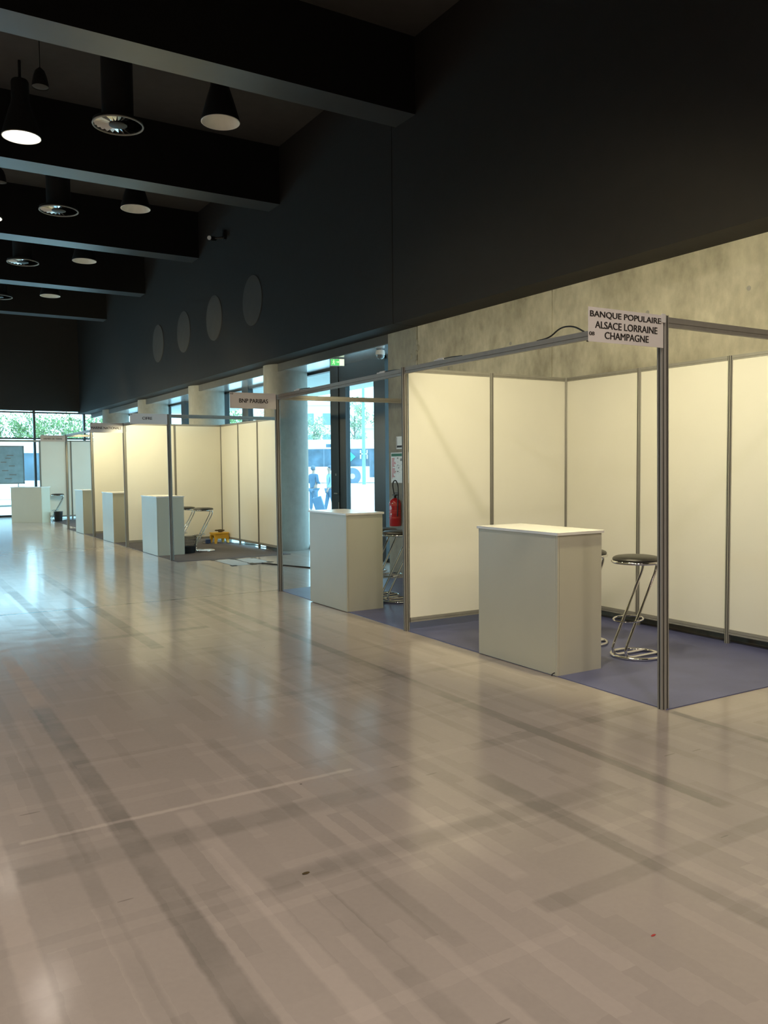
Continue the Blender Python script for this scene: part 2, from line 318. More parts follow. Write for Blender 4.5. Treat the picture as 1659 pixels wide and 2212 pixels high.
def tag(o, label=None, cat=None, group=None, kind=None):
    if label: o['label'] = label
    if cat: o['category'] = cat
    if group: o['group'] = group
    if kind: o['kind'] = kind
    return o
def thing(name, label, cat, loc=(0, 0, 0), rz=0.0, group=None, kind=None):
    o = bpy.data.objects.new(name, None); o.empty_display_size = 0.1; C.objects.link(o); o.location = loc; o.rotation_euler = (0, 0, rz)
    return tag(o, label, cat, group, kind)
def struct(o): o['kind'] = 'structure'; return o
def dup(root, loc=None, rz=None, label=None, group=None):
    r = root.copy(); C.objects.link(r)
    if loc is not None: r.location = loc
    if rz is not None: r.rotation_euler = (0, 0, rz)
    if label: r['label'] = label
    if group: r['group'] = group
    for ch in list(root.children):
        c = ch.copy(); C.objects.link(c); c.parent = r
        for g in list(ch.children):
            d = g.copy(); C.objects.link(d); d.parent = c
    return r
def text_obj(name, body, m, parent, width, height, origin, axis_x=Vector((1, 0, 0)), axis_y=Vector((0, 0, 1)), depth=0.0012, bold=0.0):
    """real lettering: text curve turned into a mesh, scaled to a width and height; origin = lower left corner"""
    cu = bpy.data.curves.new(name, 'FONT'); cu.body = body; cu.size = 1.0; cu.extrude = 0.01; cu.offset = bold
    o = bpy.data.objects.new(name, cu); C.objects.link(o); bpy.context.view_layer.update()
    me = bpy.data.meshes.new_from_object(o.evaluated_get(bpy.context.evaluated_depsgraph_get())); bpy.data.objects.remove(o)
    xs = [v.co.x for v in me.vertices]; ys = [v.co.y for v in me.vertices]
    x0, x1, y0, y1 = min(xs), max(xs), min(ys), max(ys); nrm = axis_x.cross(axis_y)
    for v in me.vertices:
        p = v.co.copy()
        v.co = Vector(origin)+axis_x*((p.x-x0)/(x1-x0)*width)+axis_y*((p.y-y0)/(y1-y0)*height)+nrm*(p.z/0.01*depth)
    bb = bmesh.new()
    for k in (-1, 0, 1):                              # heavier strokes
        n0 = len(bb.verts); bb.from_mesh(me); bb.verts.ensure_lookup_table()
        for v in bb.verts[n0:]: v.co += axis_x*(height*.022*k)+axis_y*(height*.008*k)+nrm*(depth*.1*k)
    bb.to_mesh(me); bb.free()
    me.materials.clear(); me.materials.append(m)
    q = bpy.data.objects.new(name, me); C.objects.link(q); q.parent = parent
    return q

# ------------------------------------------------------------------ setting
Y_END, X_L, Y_B, Z_C = 26.7, -14.0, -12.0, 7.06
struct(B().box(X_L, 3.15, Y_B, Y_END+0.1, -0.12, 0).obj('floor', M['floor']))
struct(B().box(X_L-.3, 3.4, Y_B-.3, Y_END+.3, Z_C, Z_C+.2).obj('ceiling', M['ceiling']))
# concrete wall and its patched end
wr = struct(B().box(2.2, 2.6, Y_B, 0.678, 0, 3.515).box(2.2, 2.6, 0.690, 3.384, 0, 3.515).box(2.2, 2.6, 3.396, 6.075, 0, 3.515).box(2.206, 2.6, Y_B, 6.075, 0, 3.5).obj('wall_right', M['concrete']))
B().box(2.2, 2.6, 6.10, 6.86, 0, 3.515).obj('wall_end_slab', M['concrete2'], wr)
pl = B()
for y, z in ((5.35, 2.86), (4.1, 3.02), (5.35, 1.2), (4.1, 1.2), (2.05, 3.05), (0.95, 3.08), (2.05, 1.2)):
    pl.cyl((2.199, y, z), (2.21, y, z), 0.022, n=14)
pl.obj('tie_hole_plug', M['column'], wr)['kind'] = 'stuff'
sm = B()
for p in ((6.10, 3.30), (6.07, 3.22), (6.11, 3.15), (6.25, 3.12), (6.11, 3.02)):
    r_ = bmesh.ops.create_icosphere(sm.bm, subdivisions=2, radius=0.045); bmesh.ops.scale(sm.bm, vec=(0.25, 0.8, 1.0), verts=r_['verts']); bmesh.ops.translate(sm.bm, vec=(2.2, *p), verts=r_['verts'])
sm.obj('mortar_lump', M['concrete2'], wr, True)
struct(B().box(1.8, 3.3, Y_B, 6.07, 3.515, Z_C).box(1.8, 3.3, 6.085, Y_END+.2, 3.515, Z_C).box(1.81, 3.3, Y_B, Y_END+.2, 3.525, Z_C).obj('wall_bulkhead', M['black_wall']))
struct(B().box(2.2, 2.24, 6.86, Y_END, 3.378, 3.515).obj('trim_1', M['fascia']))
struct(B().box(2.24, 3.1, 6.86, Y_END, 3.39, 3.50).obj('trim_2', M['soffit']))
struct(B().box(X_L, 1.8, Y_END-.12, Y_END+.2, 3.6, Z_C).obj('wall_far', M['black_wall']))
struct(B().box(X_L-.3, X_L, Y_B, Y_END, 0, .4).box(X_L-.3, X_L, Y_B, Y_END, 2.6, Z_C).box(X_L-.3, X_L, Y_B, 12, .4, 2.6).box(X_L-.3, X_L, 25, Y_END, .4, 2.6).obj('wall_left', M['black_wall']))
struct(B().box(X_L, 3.3, Y_B-.3, Y_B, 0, Z_C).obj('wall_back', M['black_wall']))

# beams
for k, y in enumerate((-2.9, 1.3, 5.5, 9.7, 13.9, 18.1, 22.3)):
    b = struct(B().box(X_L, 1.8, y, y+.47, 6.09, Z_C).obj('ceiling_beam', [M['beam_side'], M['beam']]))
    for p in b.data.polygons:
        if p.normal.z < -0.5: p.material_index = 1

# columns
COLN = ('closest column, right of the bank sign numbered ten', 'second column from the doors, behind the booth beam', 'third column from the doors, above the sign card of the third booth', 'farthest column, at the corner of the hall')
for k, y in enumerate((11.085, 15.56, 20.03, 24.37)):
    o = thing('concrete_column', 'round pale concrete column, ' + COLN[k], 'column', (2.49, y, 0), 0, 'round concrete columns along the windows')
    B().lathe([(0.42, 0), (0.42, 3.515)], n=64).obj('shaft', M['column'], o, True)
    B().box(-.4225, -.4185, -.002, .002, 0.01, 3.5).obj('casting_seam', M['concrete2'], o)

# windows on the right: black frames and panes in the plane X = 2.93
GX = 2.93
def glazing(name, y0, y1, bars, trans=(), z1=3.39):
    fr = B().box(GX-.04, GX+.06, y0, y1, 0, .06).box(GX-.04, GX+.06, y0, y1, z1-.05, z1)
    for (a, b_) in bars: fr.box(GX-.05, GX+.07, a, b_, 0, z1)
    for z in trans: fr.box(GX-.03, GX+.05, y0, y1, z, z+.05)
    f = struct(fr.obj(name, M['frame']))
    B().box(GX+.005, GX+.017, y0, y1, .05, z1-.04).obj('pane', M['glass'], f); return f
glazing('window_1', 6.86, 8.05, [(6.86, 6.9)])
d = struct(B().box(GX-.06, GX+.08, 8.05, 8.36, 0, 3.39).box(GX-.06, GX+.08, 9.66, 9.97, 0, 3.39).box(GX-.05, GX+.07, 8.36, 9.66, 3.14, 3.39).obj('door_1', M['frame']))
B().box(GX-.045, GX+.045, 8.36, 8.44, 0, 3.14).box(GX-.045, GX+.045, 9.42, 9.66, 0, 3.14).box(GX-.045, GX+.045, 8.44, 9.42, 0, .10).box(GX-.045, GX+.045, 8.44, 9.42, 3.06, 3.14).obj('door_leaf', M['frame'], d)
B().box(GX-.005, GX+.008, 8.44, 9.42, .10, 3.06).obj('door_pane', M['glass'], d)
B().tube(smooth_path([(GX-.06, 9.78, 1.10), (GX-.11, 9.78, 1.10), (GX-.11, 9.64, 1.10)], .03), .011).obj('door_handle', M['alu'], d, True)
B().box(GX-.065, GX-.055, 9.76, 9.80, 1.42, 1.46).obj('lock_plate', M['alu'], d)
B().box(GX-.065, GX-.058, 9.67, 9.69, .82, .94).obj('lock_plate', M['alu'], d)
glazing('window_2', 9.97, 14.0, [(13.93, 14.0), (11.9, 11.95)])
glazing('window_3', 14.0, 18.4, [(14.0, 14.3), (15.4, 15.48)])
glazing('window_4', 18.4, 22.9, [(18.4, 18.72), (20.0, 20.08)])
glazing('window_5', 22.9, Y_END, [(22.9, 23.15)])

# far glazing
fg = B().box(X_L, 3.05, Y_END-.02, Y_END+.08, 0, .07)
for z in (3.50, 2.62): fg.box(X_L, 3.05, Y_END-.02, Y_END+.06, z, z+.05)
fg.box(X_L, 3.05, Y_END-.02, Y_END+.06, 3.58, 3.62)
x = 0.33 - 1.63*8
while x < 3: fg.box(x-.035, x+.035, Y_END-.05, Y_END+.10, 0, 3.62); x += 1.63
f6 = struct(fg.obj('window_6', M['frame']))
B().box(X_L, 3.05, Y_END+.02, Y_END+.032, .06, 3.6).obj('pane', M['glass'], f6)
# left glazing: unseen, added for blue daylight on the beam undersides
lg = B().box(X_L-.1, X_L, 12, 25, .4, .46).box(X_L-.1, X_L, 12, 25, 2.54, 2.6)
for k in range(7): lg.box(X_L-.12, X_L+.02, 12+2.16*k-.04, 12+2.16*k+.04, .4, 2.6)
f7 = struct(lg.obj('unseen_window_7', M['frame']))
B().box(X_L-.06, X_L-.048, 12, 25, .44, 2.56).obj('pane', M['glass'], f7)

# ------------------------------------------------------------------ exhibition booths
def post_profile(w, g=0.009):
    """octagonal extrusion with a slot in the middle of every side"""
    n = 8; R_ = w/2/math.cos(PI/8); P_ = []
    for i in range(n):
        a0 = PI/8+i*PI/4; a1 = a0+PI/4
        p, q = Vector((math.cos(a0), math.sin(a0)))*R_, Vector((math.cos(a1), math.sin(a1)))*R_
        m_ = (p+q)/2; t_ = (q-p).normalized(); nn = m_.normalized(); h = (q-p).length*0.16
        P_ += [tuple(p), tuple(m_-t_*h), tuple(m_-t_*h-nn*g), tuple(m_+t_*h-nn*g), tuple(m_+t_*h)]
    return P_
def add_post(parent, b0, b1, w=0.05, h=2.5):
    o = B().prism(post_profile(w), (b0[0], b0[1], 0.0), (b1[0], b1[1], h)).obj('post', [M['alu'], M['alu_slot_shade']], parent)
    for p in o.data.polygons:
        if len(p.vertices) == 4 and abs(p.normal.z) < .5:
            d_ = (p.center-Vector(((b0[0]+b1[0])/2, (b0[1]+b1[1])/2, h/2))); d_.z = 0
            if d_.length < w/2-.002: p.material_index = 1
    return o
def beam_prof(h, t=0.028, g=0.004):
    return [(-t/2, 0), (t/2, 0), (t/2, h*.3), (t/2-g, h*.34), (t/2-g, h*.4), (t/2, h*.44), (t/2, h), (-t/2, h), (-t/2, h*.44), (-t/2+g, h*.4), (-t/2+g, h*.34), (-t/2, h*.3)]
def add_beam(parent, p0, p1, h=0.06, name='top_beam', t=0.028):
    return B().prism(beam_prof(h, t), p0, p1).obj(name, M['alu'], parent)
def wall_panels(parent, a, b, n, z0=0.085, ztop=2.5, gap_posts=True, w=0.045):
    """n panels from a to b: posts between, a rail above and below, white boards"""
    a, b = Vector((*a, 0)), Vector((*b, 0)); step = (b-a)/n; dr = step.normalized()
    for i in range(n):
        p, q = a+step*i+dr*w/2, a+step*(i+1)-dr*w/2
        add_beam(parent, (p.x, p.y, ztop-.04), (q.x, q.y, ztop-.04), .04, 'top_rail')
        add_beam(parent, (p.x, p.y, z0), (q.x, q.y, z0), .045, 'bottom_rail')
        nrm = Vector((-dr.y, dr.x, 0))*.004
        bb = B(); vs = []
        for (s_, z) in ((p, z0+.04), (q, z0+.04), (q, ztop-.035), (p, ztop-.035)):
            vs.append((s_, z))
        v0 = [bb.bm.verts.new((s_.x+nrm.x, s_.y+nrm.y, z)) for s_, z in vs]; v1 = [bb.bm.verts.new((s_.x-nrm.x, s_.y-nrm.y, z)) for s_, z in vs]
        bb.bm.faces.new(v0); bb.bm.faces.new(v1[::-1])
        for k in range(4): bb.bm.faces.new((v0[k], v0[(k+1) % 4], v1[(k+1) % 4], v1[k]))
        bb.obj('panel', M['panel'], parent)
    for i in range(1, n):
        p = a+step*i; add_post(parent, (p.x, p.y), (p.x, p.y), w, ztop)
D = 2.04
# nearest booth (its posts lean by a centimetre or two, as in the photo)
b1 = thing('exhibition_booth', 'nearest white walled booth, with a three line bank sign and blue carpet', 'booth')
add_post(b1, (.012, -.008), (-.016, 0), .068, 2.5); add_post(b1, (.02, 3.04), (-.012, 3.0), .056)
add_post(b1, (D, 3), (D, 3), .045); add_post(b1, (D, 0), (D, 0), .045)
add_beam(b1, (-.012, .03, 2.44), (-.01, 2.97, 2.44)); add_beam(b1, (.02, 0, 2.435), (D-.02, 0, 2.435))
wall_panels(b1, (0.02, 3.015), (D, 3.0), 2); wall_panels(b1, (D, 3.0), (D, 0), 3)
# open frame booth beyond it
b2 = thing('exhibition_booth', 'open booth frame with no walls, in front of the glass doors', 'booth')
add_post(b2, (.085, 6.10), (.035, 6.0), .066, 2.48); add_post(b2, (D, 6), (D, 6), .045)
add_beam(b2, (-.01, 3.03, 2.43), (.03, 5.97, 2.42)); add_beam(b2, (.06, 6, 2.42), (D-.02, 6, 2.44)); add_beam(b2, (D, 3.03, 2.44), (D, 5.97, 2.44))
# three booths beyond the gap
G0 = 10.42
def back_booth(y0, y1, label, side_wall=True, side_beam=True, front=True):
    b = thing('exhibition_booth', label, 'booth')
    add_post(b, (.01, y0), (0, y0), .062); add_post(b, (D, y0), (D, y0), .045)
    if side_beam: add_beam(b, (.03, y0, 2.44), (D-.02, y0, 2.44))
    add_beam(b, (0, y0+.03, 2.44), (0, y1-.03, 2.44))
    if side_wall: wall_panels(b, (.02, y1), (D, y1), 2)
    wall_panels(b, (D, y1), (D, y0), 3)
    return b
b3 = back_booth(G0, G0+3, 'white walled booth with two stools, a wire bin and a yellow step stool')
b4 = back_booth(G0+3, G0+6, 'walled booth behind the national navy sign', True, False)
b5 = back_booth(G0+6, G0+9, 'open sided booth beyond the national navy booth', False, False)
b6 = thing('exhibition_booth', 'farthest booth at the end glazing, behind the rotated counter', 'booth')
add_post(b6, (0, 19.46), (0, 19.42), .06); add_post(b6, (D, 19.42), (D, 19.42), .045)
add_beam(b6, (.03, 19.42, 2.44), (D-.02, 19.42, 2.44))
add_post(b6, (.06, 24), (.06, 24), .05); add_post(b6, (1.9, 24), (1.9, 24), .045); add_post(b6, (-2.5, 24), (-2.5, 24), .05)
add_beam(b6, (-2.47, 24, 2.44), (.03, 24, 2.44)); wall_panels(b6, (.06, 24), (1.9, 24), 2, .10); add_post(b6, (.86, 23.96), (.86, 23.96), .045)

# carpets
def carpet(x0, x1, y0, y1, m, label, pts=None):
    z1 = .006
    return tag(B().box(x0, x1, y0, y1, 0, z1).obj('booth_carpet', m), label, 'carpet')
def carpet_poly(pts, m, label):
    bb = B(); v0 = [bb.bm.verts.new((*p, 0.0)) for p in pts]; v1 = [bb.bm.verts.new((*p, 0.006)) for p in pts]; n = len(pts)
    bb.bm.faces.new(v0[::-1]); bb.bm.faces.new(v1)
    for i in range(n): bb.bm.faces.new((v0[i], v0[(i+1) % n], v1[(i+1) % n], v1[i]))
    return tag(bb.obj('booth_carpet', m), label, 'carpet')
carpet_poly([(0.0, -.045), (2.12, -.075), (2.12, 3.03), (.02, 3.05)], M['blue_carpet'], 'violet blue carpet on the floor of the nearest booth')
carpet_poly([(.022, 3.055), (2.1, 3.035), (2.1, 6.18), (1.8, 6.33), (.1, 6.15)], M['blue_carpet'], 'violet blue carpet under the open booth frame by the glass doors')
carpet(0.0, 2.1, G0-.3, G0+2.995, M['grey_carpet'], 'grey carpet under the two stools and the yellow step stool')
carpet(0.0, 2.1, G0+3.0, G0+5.995, M['grey_carpet'], 'grey carpet strip in the booth with the national navy sign')
carpet(0.0, 2.1, G0+6.0, G0+9.3, M['grey_carpet'], 'grey carpet strip between the farthest two front line counters')
carpet(0.3, 2.0, G0+9.31, 24.6, M['grey_carpet'], 'dark carpet at the hall end beneath the small bin')

# counters
def counter(x0, x1, y0, y1, label, loc=None, rz=0, mesh_only=False):
    """white reception counter, front face towards -X; built about its front corner"""
    t = thing('reception_counter', label, 'counter', loc or (x0, y0, .006), rz, 'white reception counters')
    w_, l_ = x1-x0, y1-y0; H_ = 1.07
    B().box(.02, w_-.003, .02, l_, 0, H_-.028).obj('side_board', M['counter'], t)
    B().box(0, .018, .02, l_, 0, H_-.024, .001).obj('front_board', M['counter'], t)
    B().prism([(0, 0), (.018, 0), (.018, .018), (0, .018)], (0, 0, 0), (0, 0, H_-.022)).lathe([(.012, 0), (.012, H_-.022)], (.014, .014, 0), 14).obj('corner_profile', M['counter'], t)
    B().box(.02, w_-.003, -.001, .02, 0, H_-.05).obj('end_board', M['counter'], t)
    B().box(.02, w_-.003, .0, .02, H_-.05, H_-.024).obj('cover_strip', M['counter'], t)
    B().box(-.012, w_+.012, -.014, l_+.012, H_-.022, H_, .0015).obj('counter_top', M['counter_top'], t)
    return t
counter(0.0, .455, .955, 1.895, 'large white counter in front of the nearest booth')
counter(.03, .49, 4.24, 5.13, 'white counter on blue carpet before the glass doors')
counter(0.0, .50, 11.25, 12.24, 'white counter partly hidden by the booth post, beside the wire bin')
counter(0.0, .48, 14.5, 15.48, 'white counter with bluish front, in the booth of the national navy sign')
counter(-.02, .46, 17.45, 18.36, 'white counter farthest back along the booth front line')
t6 = counter(0, .45, 0, 1.0, 'white counter turned diagonally at the far end of the hall', (-.11, 22.86, .0), math.radians(49))

# ------------------------------------------------------------------ bar stools
def make_stool(label, loc, rz=0):
    t = thing('bar_stool', label, 'stool', loc, rz, 'chrome bar stools with black seats')
    base = B().ring((0, 0, .013), .195, .0125, 56, 12)
    base.obj('base_ring', M['chrome'], t, True)
    for s_ in (-.068, .068):
        pts = smooth_path([(.178, s_, .015), (-.165, s_, .015), (-.20, s_, .075), (.155, s_, .70), (.165, s_, .765), (.02, s_, .768)], .055)
        B().tube(pts, .0118, 12).obj('leg', M['chrome'], t, True)
    B().tube([(-.09+.115*math.cos(a), .118*math.sin(a), .315+.01*math.cos(a)) for a in [2*PI*i/40 for i in range(40)]], .0075, 8, True).obj('foot_rest', M['chrome'], t, True)
    B().ring((0, 0, .778), .188, .0125, 56, 12).box(-.17, .17, -.02, .02, .766, .772).obj('seat_ring', M['chrome'], t, True)
    B().lathe([(.02, .782), (.176, .782), (.187, .790), (.190, .800), (.183, .812), (.165, .821), (.12, .828), (.06, .831), (.004, .832)], n=56).obj('seat_cushion', M['leather'], t, True)
    return t
st = make_stool('chrome bar stool in the nearest booth, in full view beside the front post', (1.0, 1.10, .006))
dup(st, (1.02, 1.70, .006), label='chrome bar stool mostly hidden behind the large counter of the nearest booth')
dup(st, (.89, 4.55, .006), label='front chrome bar stool half hidden by the post near the fire extinguisher')
dup(st, (.93, 4.98, .006), math.radians(6), label='rear chrome bar stool just right of the counter before the glass doors')
dup(st, (.99, 11.62, .006), label='chrome bar stool standing beside the wire bin in the yellow step stool booth')
dup(st, (.84, 12.22, .006), label='chrome bar stool behind the wire bin, partly hidden by the counter')
dup(st, (.50, 23.75, .006), math.radians(-6), label='small distant bar stool beside the diagonal counter')

# ------------------------------------------------------------------ wire bins
def make_bin(label, loc):
    t = thing('wire_bin', label, 'bin', loc, 0, 'black wire waste bins')
    wv = B(); H_ = .30
    rad = lambda z: .105+.028*z/H_
    for k in range(36):
        a = 2*PI*k/36; a2 = a+.35
        wv.tube([(rad(z)*math.cos(a+.9*z), rad(z)*math.sin(a+.9*z), z) for z in (0.005, .1, .2, H_)], .0014, 4)
        wv.tube([(rad(z)*math.cos(a2-.9*z), rad(z)*math.sin(a2-.9*z), z) for z in (0.005, .1, .2, H_)], .0014, 4)
    for z in (.13, .19, .245): wv.ring((0, 0, z), rad(z), .0022, 36, 6)
    wv.obj('wire_mesh', M['black'], t)
    B().ring((0, 0, H_), .133, .006, 40, 8).obj('rim', M['black'], t, True)
    B().lathe([(.10, 0), (.114, .12), (.110, .12), (.095, .01)], n=36).obj('solid_base', M['black'], t, True)
    return t
bn = make_bin('black wire waste bin right of the counter, beside the two stools', (.655, 11.46, .006))
dup(bn, (.40, 23.15, 0.0), label='small black waste bin beside the diagonal counter at the hall end')
sb = thing('bin_bag', 'dark bag lying inside the black bin of the far counter', 'bag', (.40, 23.15, .02))
B().lathe([(.09, 0), (.108, .1), (.118, .2), (.12, .27), (.05, .265)], n=24).obj('bag_sack', M['black'], sb, True)

# ------------------------------------------------------------------ yellow step stool with things on it
ys = thing('step_stool', 'yellow plastic step stool in the back corner of the booth', 'stool', (1.835, 13.08, .006), math.radians(8))
B().box(-.165, .165, -.13, .13, .195, .225, .008).box(-.15, .15, -.115, .115, .165, .197, .004).obj('top_step', M['yellow'], ys)
for sx in (-1, 1):
    for sy in (-1, 1):
        bb = B(); c0 = Vector((sx*.12, sy*.09, .17)); c1 = Vector((sx*.145, sy*.11, 0))
        v0 = [bb.bm.verts.new(c0+Vector((a*.042, b_*.022, 0))) for a, b_ in ((-1, -1), (1, -1), (1, 1), (-1, 1))]
        v1 = [bb.bm.verts.new(c1+Vector((a*.018, b_*.016, 0))) for a, b_ in ((-1, -1), (1, -1), (1, 1), (-1, 1))]
        for i in range(4): bb.bm.faces.new((v0[i], v0[(i+1) % 4], v1[(i+1) % 4], v1[i]))
        bb.bm.faces.new(v0); bb.bm.faces.new(v1[::-1]); bb.obj('leg', M['yellow'], ys)
B().prism([(-.15, .10), (.15, .10), (.15, .17), (-.15, .17)], (0, -.118, 0), (0, -.106, 0)).obj('front_apron', M['yellow'], ys)
gl = B()
for k in range(9):
    r_ = bmesh.ops.create_icosphere(gl.bm, subdivisions=2, radius=.03)
    bmesh.ops.rotate(gl.bm, cent=(0, 0, 0), matrix=Euler((random.random(), random.random(), random.random()*6)).to_matrix(), verts=r_['verts'])
    bmesh.ops.scale(gl.bm, vec=(1.3+random.random(), .8, .55), verts=r_['verts']); bmesh.ops.translate(gl.bm, vec=(random.uniform(-.08, .08), random.uniform(-.05, .05), .018+.03*random.random()), verts=r_['verts'])
tag(gl.obj('work_gloves', M['brown'], None, True, (1.835, 13.08, .231)), 'crumpled brown work gloves lying on the yellow step stool', 'gloves')
pw = thing('power_strip', 'dark blue socket block with cable against the yellow step stool', 'socket', (1.60, 13.12, .006))
B().box(-.05, .05, -.03, .03, .0, .085, .006).obj('socket_body', M['blueplastic'], pw)
B().tube(smooth_path([(-.05, 0, .05), (-.12, 0, .06), (-.15, -.06, .004), (-.02, -.12, .004)], .06), .004, 6).obj('cable', M['black'], pw, True)
tag(B().tube(smooth_path([(1.95, 12.98, .01), (2.15, 12.7, .006), (2.3, 12.2, .006), (2.2, 11.7, .006), (2.45, 11.45, .006)], .12), .006, 6).obj('floor_cable', M['black'], None, True), 'thin black cable trailing under the back panels of the booth', 'cable')

# ------------------------------------------------------------------ hanging sign cards
def sign(label, x0, x1, y, z0, z1, lines, tilt=0.0, group='name sign cards'):
    t = thing('sign_card', label, 'sign', ((x1), y, z1), 0, group)
    t.rotation_euler = (0, tilt, 0)
    w_, h_ = x1-x0, z1-z0
    B().box(-w_, 0, -.002, .002, -h_, 0).obj('card', M['sign'], t)
    for (s_, fx, fz, fw, fh) in lines:
        text_obj('lettering', s_, M['ink'], t, fw*w_, fh*h_, (-w_+fx*w_, -.0032, -h_+fz*h_), bold=0.0)
    return t
s1 = sign('white card sign with BANQUE POPULAIRE ALSACE LORRAINE CHAMPAGNE on the nearest post', -.700, -.060, -.04, 2.295, 2.495,
     [('BANQUE POPULAIRE', .018, .69, .945, .205), ('ALSACE LORRAINE', .082, .40, .83, .205), ('CHAMPAGNE', .205, .11, .585, .205), ('08', .006, .18, .065, .105)], math.radians(-.3))
B().box(-.024, .012, -.012, -.004, -.045, .008, .002).obj('tape_clip', M['white'], s1)
s2 = sign('white card sign reading BNP PARIBAS on the leaning post', -.605, .0, 5.965, 2.30, 2.492, [('BNP PARIBAS', .20, .36, .62, .26), ('10', .012, .86, .06, .11)], math.radians(-.2))
sign('grey white card sign reading CIFRE on the post of the third booth', -.66, -.035, G0-.035, 2.325, 2.50, [('CIFRE', .33, .42, .26, .26), ('12', .012, .84, .05, .11)])
sign('card sign reading MARINE NATIONALE', -.66, -.035, G0+2.965, 2.30, 2.495, [('MARINE NATIONALE', .02, .36, .94, .24), ('14', .012, .84, .05, .11)])
sign('small distant card sign reading ARMEE DE TERRE on the last front post', -.64, -.03, 19.385, 2.31, 2.475, [('ARMÉE DE TERRE', .12, .34, .76, .26)])

# ------------------------------------------------------------------ booth spotlights behind the front beams, with plugs and cables
def spot(y, xw, ytar, label, power=SPOT_W, x=0.045, zt=1.45):
    t = thing('booth_spotlight', label, 'spotlight', (x, y, 2.472), 0, 'booth spotlights fixed behind the front beams')
    B().box(-.045, .0, -.010, .010, -.006, .006).obj('bracket', M['alu'], t)
    tgt = Vector((xw, ytar, zt)); d_ = (tgt-Vector((x, y, 2.472))).normalized()
    p = Vector((.0, 0, .004))
    B().cyl(p-d_*.012, p+d_*.022, .016, .020, 20).obj('spot_head', M['black'], t, True)
    B().cyl(p+d_*.022, p+d_*.023, .017, .017, 20).obj('spot_lens', M['spot_on'], t, True)
    l = bpy.data.lights.new('spot_bulb', 'SPOT'); l.spot_size = math.radians(168); l.spot_blend = 0.3; l.shadow_soft_size = .03; l.energy = power; l.color = SPOT_COL
    o = bpy.data.objects.new('spot_bulb', l); C.objects.link(o); o.parent = t; o.location = p+d_*.060
    o.rotation_euler = d_.to_track_quat('-Z', 'Y').to_euler()
    return t
for (y, ty, lb, pw_) in ((.75, 1.3, 'spotlight behind the front beam, nearer the three line bank sign', .72), (1.2, 1.9, 'spotlight behind the front beam of the nearest booth, by the white plug', .68),
                (3.75, 4.2, 'spotlight behind the beam over the open booth, nearer the concrete wall', .35), (5.3, 5.0, 'spotlight behind the beam over the open booth, beside the leaning post', .35),
                (G0+.8, G0+1.6, 'spotlight in the yellow step stool booth, near its front post', .75), (G0+1.7, G0+2.9, 'spotlight in the yellow step stool booth, near its side wall', .75),
                (G0+3.8, G0+4.6, 'spotlight in the national navy booth, near its sign', .75), (G0+4.7, G0+5.9, 'spotlight in the national navy booth, far side', .7),
                (G0+6.9, G0+7.3, 'spotlight in the open sided booth, near side', .7), (G0+8.3, G0+8.6, 'spotlight in the open sided booth, far side', .7), (21.6, 23.9, 'spotlight of the farthest booth', .6)):
    if ty == 23.9: spot(19.5, .8, 24, lb, SPOT_W*1.3, 0.3)
    else: spot(y, D, ty, lb, SPOT_W*pw_, .085 if abs(y-.75) < .01 else .045)
def plug(y, label, x=0.0, z=2.50, loop=False):
    t = thing('beam_plug', label, 'plug', (x, y, z), 0, 'plugs and cables on the booth beams')
    B().box(-.012, .012, -.045, .045, 0, .022, .004).box(-.010, .010, .04, .10, 0, .016, .004).obj('plug_body', M['white'], t)
    B().tube(smooth_path([(0, -.045, .012), (.004, -.15, .014), (.004, -.3, .006)], .05), .005, 6).obj('cable', M['black'], t, True)
    return t
plug(2.42, 'white plug on the long front beam of the nearest booth')
plug(3.40, 'white plug on the front beam beside the concrete wall edge', -.005, 2.485)
plug(5.36, 'white plug on the beam end beside the leaning post', .02, 2.482)
lc = thing('cable_loop', 'black cable loop arching over the front beam beside the three line sign', 'cable', (0, .9, 2.50))
B().tube(smooth_path([(0, .28, 0.004), (0, .14, .01), (0, .03, .07), (0, -.10, .06), (.004, -.2, .006)], .1, 10), .006, 8).obj('cable', M['black'], lc, True)

# ------------------------------------------------------------------ wall fittings
ex = thing('fire_extinguisher', 'red fire extinguisher hanging on the concrete wall edge', 'fire extinguisher', (2.10, 6.54, .715))
B().lathe([(.02, 0), (.078, .004), (.085, .02), (.085, .33), (.075, .37), (.05, .395), (.022, .41)], n=40).obj('cylinder', M['red'], ex, True)
B().cyl((0, 0, .405), (0, 0, .45), .02).box(-.03, .03, -.06, .03, .445, .46, .003).box(-.012, .012, -.09, .0, .475, .487, .003).obj('valve', M['black'], ex)
B().tube(smooth_path([(0, .02, .45), (-.01, .06, .62), (-.02, -.05, .68), (-.03, -.14, .58), (-.03, -.12, .3), (-.03, -.11, .15)], .1, 8), .009, 8).obj('hose', M['black'], ex, True)
lb_ = B()
for z, h_ in ((.30, .035), (.22, .015), (.19, .015), (.12, .02)): lb_.lathe([(.0858, z), (.0858, z+h_)], n=40, cap=False)
lb_.obj('label_bands', M['redprint'], ex)
l2 = B()
for (a, z, ww, hh) in ((2.55, .31, .3, .035), (3.35, .25, .22, .03), (2.6, .14, .18, .012), (2.6, .17, .25, .012), (3.3, .17, .25, .02), (2.6, .2, .2, .012), (3.6, .33, .2, .012)):
    n_ = 5; v0 = [l2.bm.verts.new((.0865*math.cos(a+ww*i/n_), .0865*math.sin(a+ww*i/n_), z)) for i in range(n_+1)]; v1 = [l2.bm.verts.new((.0865*math.cos(a+ww*i/n_), .0865*math.sin(a+ww*i/n_), z+hh)) for i in range(n_+1)]
    for i in range(n_): l2.bm.faces.new((v0[i], v0[i+1], v1[i+1], v1[i]))
l2.obj('instruction_label', M['white'], ex)
